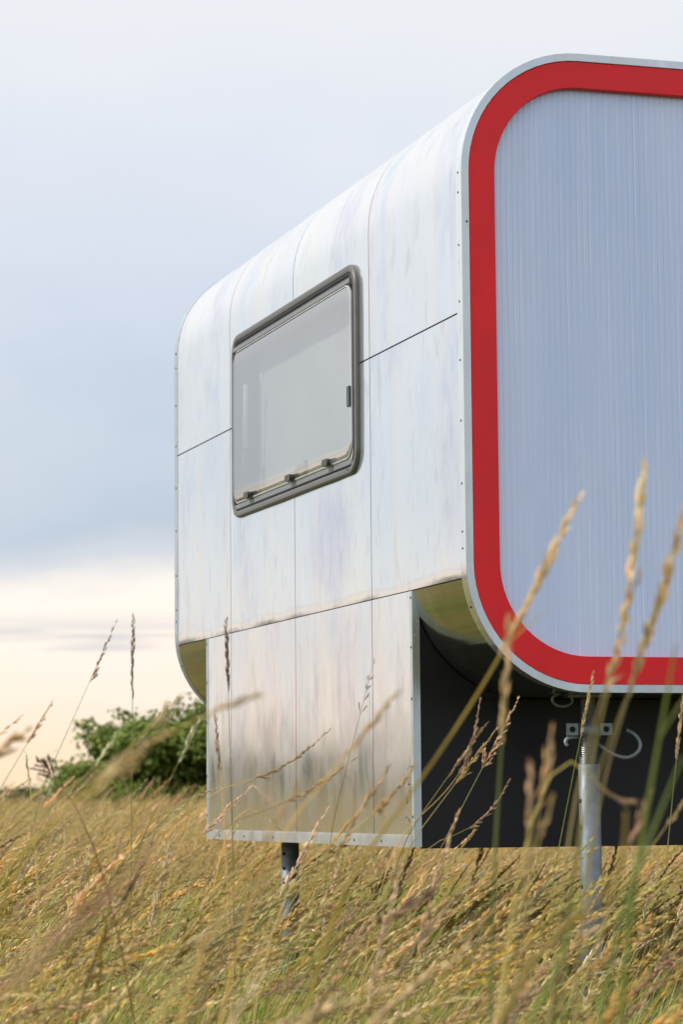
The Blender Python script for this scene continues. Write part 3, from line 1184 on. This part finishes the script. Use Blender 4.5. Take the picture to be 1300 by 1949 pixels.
def scatter(d0, d1, a0, a1, dens, fn):
    """polar cell round the camera, azimuth measured from the view axis (degrees)"""
    area = .5 * (d1 * d1 - d0 * d0) * R_(a1 - a0)
    for _ in range(int(area * dens)):
        d = math.sqrt(random.uniform(d0 * d0, d1 * d1))
        a = YAW + R_(random.uniform(a0, a1))
        x, y = CAM.x + d * math.sin(a), CAM.y + d * math.cos(a)
        if ok(x, y):
            fn(x, y, d)


def under(x, y, mg=0.0):
    return -mg < x < WID + mg and -.1 - mg < y < LEN + mg


def patch(x, y):
    return mnoise.noise((x * .55 + 3, y * .55, 1.0))


def f_under(x, y, d):
    st = 'thatch' if random.random() < .16 - .6 * patch(x, y) + .02 * max(0, d - 7) else 'under'
    put(x, y, st, random.uniform(.85, 1.15) * (.85 if under(x, y, .3) else 1))


def f_stalk(x, y, d):
    if under(x, y, .45):
        if x < -.02 and y > .3 and random.random() < .25:
            return
        put(x, y, 'stalks', random.uniform(.68, .84))
        return
    if random.random() > .75 + .7 * patch(x * 1.7, y * 1.7 + 9):
        return
    if 4.0 < d < 8.5 and x > CAM.x + (y - CAM.y) * .335:
        put(x, y, 'stalks', random.uniform(.86, 1.08))
        return
    if 4.5 < d < 7.6:
        put(x, y, 'stalks', random.uniform(.92, 1.16))
        return
    tallp = .16 if (d > 8 and x < .2) else 0.0
    put(x, y, 'tall' if random.random() < tallp else 'stalks', random.uniform(.80, 1.08))


def f_far(x, y, d):
    if under(x, y, .4):
        return
    put(x, y, 'tall' if random.random() < .12 else 'far', random.uniform(.85, 1.15))


scatter(.95, 5.0, -30, 26, 20, f_under)
scatter(5.0, 15, -15, 15, 21, f_under)
scatter(5.0, 18, -75, -15, 7, f_under)
scatter(1.2, 3.2, -26, 22, 15, f_stalk)
scatter(3.2, 5.0, -22, 20, 15, f_stalk)
scatter(5.0, 7.2, -15, 15, 27, f_stalk)
scatter(7.2, 9.0, -15, 15, 16, f_stalk)
scatter(9.0, 15, -15, 15, 18, f_stalk)
scatter(5.0, 15, -75, -15, 3, f_stalk)
for _ in range(70):           # stems standing in the shade below the floor
    put(random.uniform(.15, 1.9), random.uniform(.55, 2.6), 'stalks', random.uniform(.80, .94))
scatter(15, 26, -13, 13, 10, f_far)
scatter(26, 60, -12, 12, 5.5, f_far)
scatter(60, 130, -11, 11, 1.3, f_far)
scatter(15, 60, -60, -13, 1.5, f_far)
print('tufts', len(P), 'tuft tris', sum(len(o.data.polygons) for o in tuft_objs))

me = bpy.data.meshes.new('meadow_grass')
me.from_pydata(P, [], [])
for nm, typ, arr in (('rot', 'FLOAT_VECTOR', ROT), ('scl', 'FLOAT_VECTOR', SCL)):
    a_ = me.attributes.new(nm, typ, 'POINT')
    a_.data.foreach_set('vector', np.array(arr, dtype=np.float32).ravel())
a_ = me.attributes.new('idx', 'INT', 'POINT')
a_.data.foreach_set('value', np.array(IX, dtype=np.int32))
me.materials.append(M['grass'])
grass = link('meadow_grass', me)
tag(grass, 'tall dry meadow grass with straw seed heads leaning in the wind', 'grass', kind='stuff')
ng = bpy.data.node_groups.new('scatter_grass', 'GeometryNodeTree')
ng.interface.new_socket('Geometry', in_out='INPUT', socket_type='NodeSocketGeometry')
ng.interface.new_socket('Geometry', in_out='OUTPUT', socket_type='NodeSocketGeometry')
gi = ng.nodes.new('NodeGroupInput')
go = ng.nodes.new('NodeGroupOutput')
jn = ng.nodes.new('GeometryNodeJoinGeometry')
# joined in reverse: the join node lists its links last-first
infos = []
for o in tuft_objs:
    oi = ng.nodes.new('GeometryNodeObjectInfo')
    oi.inputs['Object'].default_value = o
    oi.inputs['As Instance'].default_value = False
    g2 = ng.nodes.new('GeometryNodeGeometryToInstance')
    ng.links.new(oi.outputs['Geometry'], g2.inputs[0])
    infos.append(g2)
for g2 in reversed(infos):
    ng.links.new(g2.outputs[0], jn.inputs[0])


def named(nm, typ):
    nd = ng.nodes.new('GeometryNodeInputNamedAttribute')
    nd.data_type = typ
    nd.inputs['Name'].default_value = nm
    return nd.outputs['Attribute']


ip = ng.nodes.new('GeometryNodeInstanceOnPoints')
ng.links.new(gi.outputs[0], ip.inputs['Points'])
ng.links.new(jn.outputs[0], ip.inputs['Instance'])
ip.inputs['Pick Instance'].default_value = True
ng.links.new(named('idx', 'INT'), ip.inputs['Instance Index'])
er = ng.nodes.new('FunctionNodeEulerToRotation')
ng.links.new(named('rot', 'FLOAT_VECTOR'), er.inputs[0])
ng.links.new(er.outputs[0], ip.inputs['Rotation'])
ng.links.new(named('scl', 'FLOAT_VECTOR'), ip.inputs['Scale'])
ng.links.new(ip.outputs[0], go.inputs[0])
md = grass.modifiers.new('scatter', 'NODES')
md.node_group = ng

# ------------------------------------------------------------------ single stalks that stand out
def culm(tip, mid, Z, bow=0.0, n=14, reach=1.0):
    """world polyline from the soil up through the picture points mid and tip at that depth"""
    P1, P0 = at(*tip, Z), at(*mid, Z)
    d = (P1 - P0)
    dn = d.normalized()
    out_ = dn.cross(FWD).normalized()
    upper_ = [P0.lerp(P1, i / n) + out_ * bow * d.length * math.sin(math.pi * i / n) for i in range(n + 1)]
    gnd = gz(P0.x, P0.y)
    drop = max(.05, P0.z - gnd)
    d0 = (upper_[1] - upper_[0]).normalized()
    hz = Vector((d0.x, d0.y, 0))
    run = min(.7, hz.length / max(.15, abs(d0.z))) * drop
    hzn = hz.normalized() if hz.length > 1e-4 else Vector((1, 0, 0))
    ctrl = P0 - d0 * (.22 * drop)
    base = P0 - hzn * run * .30 * reach
    base.z = gz(base.x, base.y) - .01
    low_ = []
    for i in range(8):
        t = i / 8
        low_.append(base * (1 - t) ** 2 + ctrl * 2 * t * (1 - t) + P0 * t * t)
    return low_ + upper_, len(low_)


def stalk_thing(label, tip, mid, Z, head=.5, kind='spike', hc=STRAW, sc=LIME, bow=0.0, size=1.0, dens=1.0, rad=.0011, leaf=None, seed=0, name='grass_stalk', cat='grass stalk'):
    random.seed(900 + seed)
    pts, nl = culm(tip, mid, Z, bow)
    base = pts[0].copy()
    pts = [p - base for p in pts]
    root = link(name, None)
    root.location = base
    tag(root, label, cat)
    b = MB()
    N = len(pts)
    b.tube(pts, [rad * (1.25 - .95 * i / N) for i in range(N)], 6, jit(sc, .08))
    b.build('stem', M['grass'], root)
    if kind:
        up = pts[nl:]
        h0 = int(round((1 - head) * (len(up) - 1)))
        h = MB()
        seed_head(h, up[h0:], kind, tuple(min(.85, q * 1.36) for q in hc), size * (1.65 if Z < 3.6 else 1.25), dens * (1.1 if Z < 3.6 else 1.6), WIND * .8)
        h.build('seed_head', M['grass'], root)
    for (t, L, wd, dirx) in (leaf or ()):
        lb = MB()
        p, d = along(pts, t)
        bv = (WIND * dirx + Vector((0, 0, -.25))).normalized()
        blade(lb, p, (d + WIND * dirx * .35), L, wd, bv, jit(sc, .1), jit(STRAW, .1), 8)
        lb.build('leaf', M['grass'], root)
    return root


TAN = (.50, .38, .21)
RUST = (.30, .15, .07)
G2 = (.20, .24, .06)
STALK_LIST = [
    # label, tip, mid, depth, options
    ('upright slender grass stalk with brown seed head against the sky above the tree', (253, 1172), (250, 1500), 5.4, dict(head=.48, kind='spike', hc=(.30, .20, .11), sc=(.36, .32, .12), size=1.15, dens=.75)),
    ('long leaning grass stalk with thin head against the peach sky, left of the upright one', (221, 1183), (95, 1465), 5.4, dict(head=.40, kind='tight', hc=(.36, .25, .14), sc=(.42, .33, .2), size=.85, dens=.75, rad=.0008)),
    ('leaning grass stalk with pinkish seed head against the sky near the left edge', (97, 1338), (5, 1492), 5.0, dict(head=.55, kind='tight', hc=PINK, sc=(.42, .33, .2), size=.9, dens=.8, rad=.0008)),
    ('short thin grass head poking in from the left edge above the far hedge', (40, 1363), (-20, 1412), 5.0, dict(head=.9, kind='tight', hc=PINK, sc=STRAW, size=.7, dens=.8, rad=.0008)),
    ('soft blurred grass head at the left edge over the field', (46, 1392), (-70, 1478), 3.2, dict(head=.8, kind='tight', hc=TAN, sc=STRAW, size=1.0)),
    ('small dark upright sprig in the grass at left, beside the far hedge', (49, 1434), (57, 1500), 5.2, dict(head=.9, kind='spike', hc=(.24, .15, .08), sc=STRAW, size=.8, dens=.6)),
    ('rust brown broken sprig between the far hedge and the tree', (74, 1447), (112, 1490), 4.6, dict(head=.95, kind='loose', hc=(.22, .11, .06), sc=RUST, size=1.1, dens=1.2)),
    ('dark brown seed spike standing in front of the left skirt panel', (430, 1178), (442, 1575), 5.6, dict(head=.36, kind='spike', hc=(.17, .10, .06), sc=(.34, .30, .11), size=1.3, dens=.7)),
    ('shorter dark seed spike beside the edge of the skirt', (409, 1355), (424, 1540), 5.6, dict(head=.62, kind='spike', hc=(.20, .12, .07), sc=STRAW, size=1.05, dens=.6)),
    ('pale grass stalk with plump head leaning across the tree towards the skirt', (378, 1370), (282, 1570), 4.8, dict(head=.42, kind='spike', hc=PALE, sc=(.40, .36, .12), size=1.2)),
    ('broad blurred straw head lying across the front of the tree', (318, 1392), (40, 1560), 2.1, dict(head=.60, kind='spike', hc=TAN, sc=STRAW, size=.7, dens=.8, rad=.0012)),
    ('second blurred straw head low in front of the tree', (262, 1440), (40, 1610), 1.9, dict(head=.6, kind='spike', hc=TAN, sc=STRAW, size=.9, dens=.8)),
    ('long tan stem crossing diagonally from the field to the skirt corner', (492, 1320), (120, 1540), 2.6, dict(head=.33, kind='spike', hc=TAN, sc=(.44, .33, .10), size=.9, dens=.8, rad=.0016, bow=.05)),
    ('thin blurred straw head in front of the tree top', (338, 1330), (215, 1455), 3.2, dict(head=.55, kind='tight', hc=TAN, sc=STRAW, size=.8, dens=.9)),
    ('nodding pale head in front of the lower tree, left of the skirt', (222, 1395), (120, 1510), 4.4, dict(head=.6, kind='spike', hc=PALE, sc=(.36, .36, .12), size=1.0, bow=-.06)),
    ('wiry stalk with sparse seed clusters in front of the middle skirt panel', (712, 1256), (642, 1530), 6.0, dict(head=.42, kind='loose', hc=(.30, .19, .11), sc=(.40, .38, .13), size=.8, dens=.30, rad=.0009)),
    ('blurred tan stalk rising diagonally across the skirt panels', (758, 1318), (566, 1548), 3.1, dict(head=.55, kind='spike', hc=(.44, .32, .17), sc=STRAW, size=.85, dens=.8)),
    ('arching seed head low in front of the skirt panels', (628, 1388), (430, 1498), 6.0, dict(head=.80, kind='tight', hc=TAN, sc=STRAW, size=.9, bow=-.08)),
    ('bristly seed head lying along the lower skirt', (676, 1444), (452, 1560), 5.4, dict(head=.62, kind='tight', hc=TAN, sc=(.4, .34, .14), size=1.0, bow=-.05)),
    ('drooping pale grass tip over the bottom trim of the skirt', (535, 1580), (500, 1550), 6.0, dict(head=.9, kind='spike', hc=PALE, sc=STRAW, size=.9)),
    ('long pale head crossing the skirt corner at right', (788, 1458), (612, 1618), 4.6, dict(head=.58, kind='tight', hc=TAN, sc=STRAW, size=1.05, bow=-.06)),
    ('tallest blurred stalk with node, crossing the red frame and the curved bottom', (1102, 943), (700, 1620), 3.1, dict(head=.46, kind='spike', hc=(.56, .44, .25), sc=(.48, .38, .10), size=1.25, dens=1.0, rad=.0021, bow=-.035, leaf=((.74, .09, .002, 1),))),
    ('soft upright head on green stem in front of the black board, left part', (970, 1178), (944, 1600), 3.0, dict(head=.60, kind='spike', hc=(.50, .38, .22), sc=G2, size=1.1, dens=.8, rad=.0018)),
    ('crisp branching seed head against the black board', (988, 1328), (818, 1655), 6.2, dict(head=.42, kind='loose', hc=PINK, sc=(.40, .38, .12), size=.95, dens=.75)),
    ('crisp curved pinkish seed head at the left side of the black board', (914, 1331), (792, 1560), 6.0, dict(head=.60, kind='tight', hc=(.42, .29, .19), sc=STRAW, size=1.0, bow=-.12)),
    ('narrow brown seed head leaning in front of the black board', (926, 1376), (795, 1560), 6.0, dict(head=.58, kind='spike', hc=(.36, .24, .13), sc=(.42, .36, .12), size=1.2)),
    ('ochre seed head beside the narrow brown one on the black board', (945, 1388), (800, 1580), 5.9, dict(head=.55, kind='tight', hc=(.42, .31, .14), sc=(.42, .36, .12), size=1.0)),
    ('low nodding pink seed head against the black board', (970, 1484), (838, 1600), 6.2, dict(head=.72, kind='tight', hc=(.44, .30, .20), sc=(.38, .34, .12), size=.9, bow=-.12)),
    ('small seed head at the foot of the black board', (905, 1580), (868, 1625), 6.4, dict(head=.8, kind='spike', hc=TAN, sc=STRAW, size=1.0)),
    ('plump blurred head on the black board, tallest of three together', (1053, 1385), (1012, 1620), 2.6, dict(head=.72, kind='spike', hc=(.47, .34, .22), sc=STRAW, size=.85)),
    ('plump blurred head on the black board, leftmost of three together', (1010, 1452), (1005, 1640), 2.6, dict(head=.72, kind='spike', hc=(.47, .35, .22), sc=STRAW, size=.75)),
    ('plump blurred head on the black board, rightmost of three together', (1056, 1512), (1012, 1640), 2.6, dict(head=.72, kind='spike', hc=(.48, .36, .21), sc=STRAW, size=.65)),
    ('tall blurred seed head highest over the pale ribbed sheet', (1227, 882), (1128, 1440), 3.0, dict(head=.55, kind='spike', hc=(.60, .49, .31), sc=(.44, .36, .15), size=1.2, bow=-.02, rad=.0016)),
    ('blurred seed head at the right edge over the ribbed sheet', (1304, 968), (1150, 1440), 3.0, dict(head=.62, kind='spike', hc=(.58, .45, .27), sc=(.44, .38, .13), size=1.25, bow=-.02, rad=.0016)),
    ('blurred seed head between the two tall ones over the ribbed sheet', (1217, 1090), (1120, 1420), 3.0, dict(head=.72, kind='tight', hc=(.56, .44, .26), sc=(.44, .36, .15), size=.8, rad=.0015)),
    ('shorter blurred seed head right of the tall pair', (1262, 1106), (1165, 1430), 3.0, dict(head=.7, kind='spike', hc=(.56, .44, .26), sc=(.44, .36, .15), size=1.0, rad=.0015)),
    ('slim crisp seed spike crossing the red frame beside the screw prop', (1130, 1280), (1062, 1625), 6.0, dict(head=.34, kind='spike', hc=(.58, .47, .28), sc=(.38, .42, .12), size=1.1)),
    ('slim crisp seed spike on the black board at the right edge', (1300, 1325), (1272, 1610), 6.0, dict(head=.42, kind='spike', hc=(.55, .43, .25), sc=(.40, .40, .13), size=1.15)),
    ('thick blurred green stem rising past the red frame at right', (1288, 1225), (1215, 1640), 2.5, dict(head=.10, kind=None, sc=(.22, .27, .06), rad=.0026, leaf=((.72, .10, .002, 1),))),
    ('second blurred green stem right of the screw prop', (1300, 1440), (1212, 1660), 2.4, dict(kind=None, sc=(.24, .30, .08), rad=.0022)),
    ('bent ochre grass leaf sweeping up past the screw prop', (1192, 1544), (1080, 1760), 2.3, dict(kind=None, sc=(.40, .31, .09), rad=.0030, bow=-.16)),
    ('pinkish seed head right of the screw prop, low', (1238, 1512), (1182, 1655), 3.0, dict(head=.75, kind='spike', hc=(.45, .31, .22), sc=STRAW, size=1.0)),
    ('drooping brown seed head on the black board right of the prop', (1212, 1528), (1130, 1480), 3.2, dict(head=.85, kind='spike', hc=(.38, .25, .16), sc=STRAW, size=.9, bow=-.14)),
    ('yellow stem crossing the foot of the black board at right', (1302, 1525), (1180, 1700), 4.0, dict(head=.3, kind='tight', hc=TAN, sc=(.46, .36, .09), size=.8, rad=.0015)),
    ('broad blurred pink stalk sweeping through the bottom left corner', (292, 1628), (-40, 1925), 1.25, dict(head=.85, kind='spike', hc=(.40, .24, .17), sc=PINK, size=.62, dens=1.2, rad=.0024)),
    ('blurred tan stalk low in the grass, right of the pink one', (440, 1706), (330, 1890), 1.6, dict(head=.8, kind='spike', hc=(.46, .31, .17), sc=STRAW, size=.5, rad=.0016)),
    ('dark dead stalk standing among the lower left grass', (276, 1640), (205, 1765), 4.0, dict(head=.7, kind='spike', hc=(.10, .06, .04), sc=(.10, .06, .04), size=1.0, rad=.0012)),
    ('blurred brown stalk sweeping up from the bottom edge below the skirt', (520, 1625), (380, 1900), 1.7, dict(head=.55, kind='tight', hc=(.42, .29, .13), sc=(.40, .29, .10), size=.42, rad=.0022)),
    ('blurred tan stalk in front of the prop under the skirt', (570, 1490), (425, 1730), 2.6, dict(head=.6, kind='tight', hc=(.52, .38, .20), sc=STRAW, size=.5, rad=.0018)),
    ('dark brown seed head lying low right of the skirt', (820, 1700), (700, 1775), 3.4, dict(head=.75, kind='spike', hc=(.17, .09, .055), sc=BROWN, size=1.2)),
    ('bright lime blurred blade below the black board', (1120, 1600), (1030, 1900), 2.4, dict(kind=None, sc=(.30, .36, .07), rad=.0022, bow=-.06)),
]
for i, (lb_, tip, mid, Z, kw) in enumerate(STALK_LIST):
    stalk_thing(lb_, tip, mid, Z, seed=i, **kw)


# ------------------------------------------------------------------ the round-headed tree behind the field and the far wood
def leaf_quad(mb, p, nrm, s, col):
    a, b = frame(nrm)
    th = random.uniform(0, 6.28)
    u = a * math.cos(th) + b * math.sin(th)
    v = nrm.cross(u)
    vs = [p - u * s, p - u * s * .3 + v * s * .55 + nrm * s * .12, p + u * s * .5 + v * s * .5 + nrm * s * .08, p + u * s, p + u * s * .5 - v * s * .5 + nrm * s * .08, p - u * s * .3 - v * s * .55 + nrm * s * .12]
    mb.add(vs, [(0, 5, 3), (5, 4, 3), (0, 3, 1), (1, 3, 2)], False, col)


def make_tree(c, rx, ry, ztop, label, seed, nclump, leafn, ls, name='round_tree'):
    random.seed(seed)
    base = Vector((c.x, c.y, gz(c.x, c.y)))
    root = link(name, None)
    root.location = base
    tag(root, label, 'tree')
    H = ztop - base.z
    tr = MB()
    tr.tube([(0, 0, -.2), (.05, 0, .5), (.0, .05, H * .45), (.1, 0, H * .7)], [.22, .18, .14, .05], 10)
    cr = MB()
    tips = []
    # boughs, each ending in a lobe of the crown
    for i in range(64):
        a = random.uniform(0, 6.28)
        up = random.uniform(.08, 1.0)
        rr = math.sqrt(max(.05, 1 - (up * .90) ** 2.4)) * random.uniform(.70, 1.0)
        tip = Vector((rx * rr * math.cos(a), ry * rr * math.sin(a), H * (.06 + .86 * up)))
        st = Vector((0, 0, H * random.uniform(.12, .5)))
        mid = st.lerp(tip, .5) + Vector((0, 0, .12 * H))
        tr.tube([st, mid, tip], [.08, .045, .012], 6)
        tips.append(tip)
    for i in range(nclump):
        t = random.choice(tips)
        f = random.uniform(.25, 1.0) ** .6
        p = Vector((t.x * f, t.y * f, H * .25 + (t.z - H * .25) * f)) + Vector((random.gauss(0, .26), random.gauss(0, .26), random.gauss(0, .16)))
        if p.z < .05:
            p.z = random.uniform(.05, .6)
        cs = random.uniform(.16, .34)
        tone = random.random()
        for _ in range(leafn):
            o = Vector((random.gauss(0, 1), random.gauss(0, 1), random.gauss(0, .6)))
            o *= cs * .62
            nrm = (o + Vector((0, 0, cs * .9)) + Vector((random.gauss(0, .12), random.gauss(0, .12), 0))).normalized()
            col = jit(lerp3((.085, .135, .016), (.22, .28, .04), tone), .22)
            leaf_quad(cr, p + o, nrm, ls * random.uniform(.6, 1.2), col)
    tr.build('trunk', M['bark'], root)
    cr.build('crown', M['leaf'], root)
    return root


tc_ = at(440, 1530, 58)
make_tree(tc_, 4.35, 3.3, EYE + .028 + (1541 - 1360) / FPX * 58, 'dense green round tree behind the dry field, left of the caravan', 5, 2900, 34, .075)

random.seed(21)
wb = MB()
for i in range(330):
    if i < 240:                              # long wood beyond the field to the left, mirrored in the wall
        a = R_(random.uniform(-75, 3))
        d = random.uniform(165, 230)
        h = random.uniform(2.6, 5.4) * (1 + .35 * mnoise.noise((a * 9, 0, 0)))
    else:                                    # distant hedgerow on the horizon
        a = R_(random.uniform(3, 32))
        d = random.uniform(380, 460)
        h = random.uniform(1.8, 4.2)
    c = Vector((CAM.x + d * math.sin(a), CAM.y + d * math.cos(a), 0))
    c.z = gz(c.x, c.y)
    ww = random.uniform(2.2, 4.5)
    tone = random.random()
    for _ in range(110):
        o = Vector((random.gauss(0, .5), random.gauss(0, .5), random.uniform(0, 1)))
        pr = math.sqrt(max(.1, 1 - (o.z - .3) ** 2 * 1.6))
        p = c + Vector((o.x * ww * pr, o.y * ww * pr, o.z * h))
        nrm = Vector((random.gauss(0, 1), random.gauss(0, 1), random.uniform(.2, 1.2))).normalized()
        leaf_quad(wb, p, nrm, random.uniform(.5, 1.0), jit(lerp3((.085, .115, .06), (.14, .17, .095), tone), .25))  # paler, greyer leaf colour in place of haze over the distance
far = wb.build('far_wood', M['farleaf'])
tag(far, 'far dark line of woodland low on the horizon', 'wood', kind='stuff')

# no air is modelled; the far wood's leaf colour carries the haze
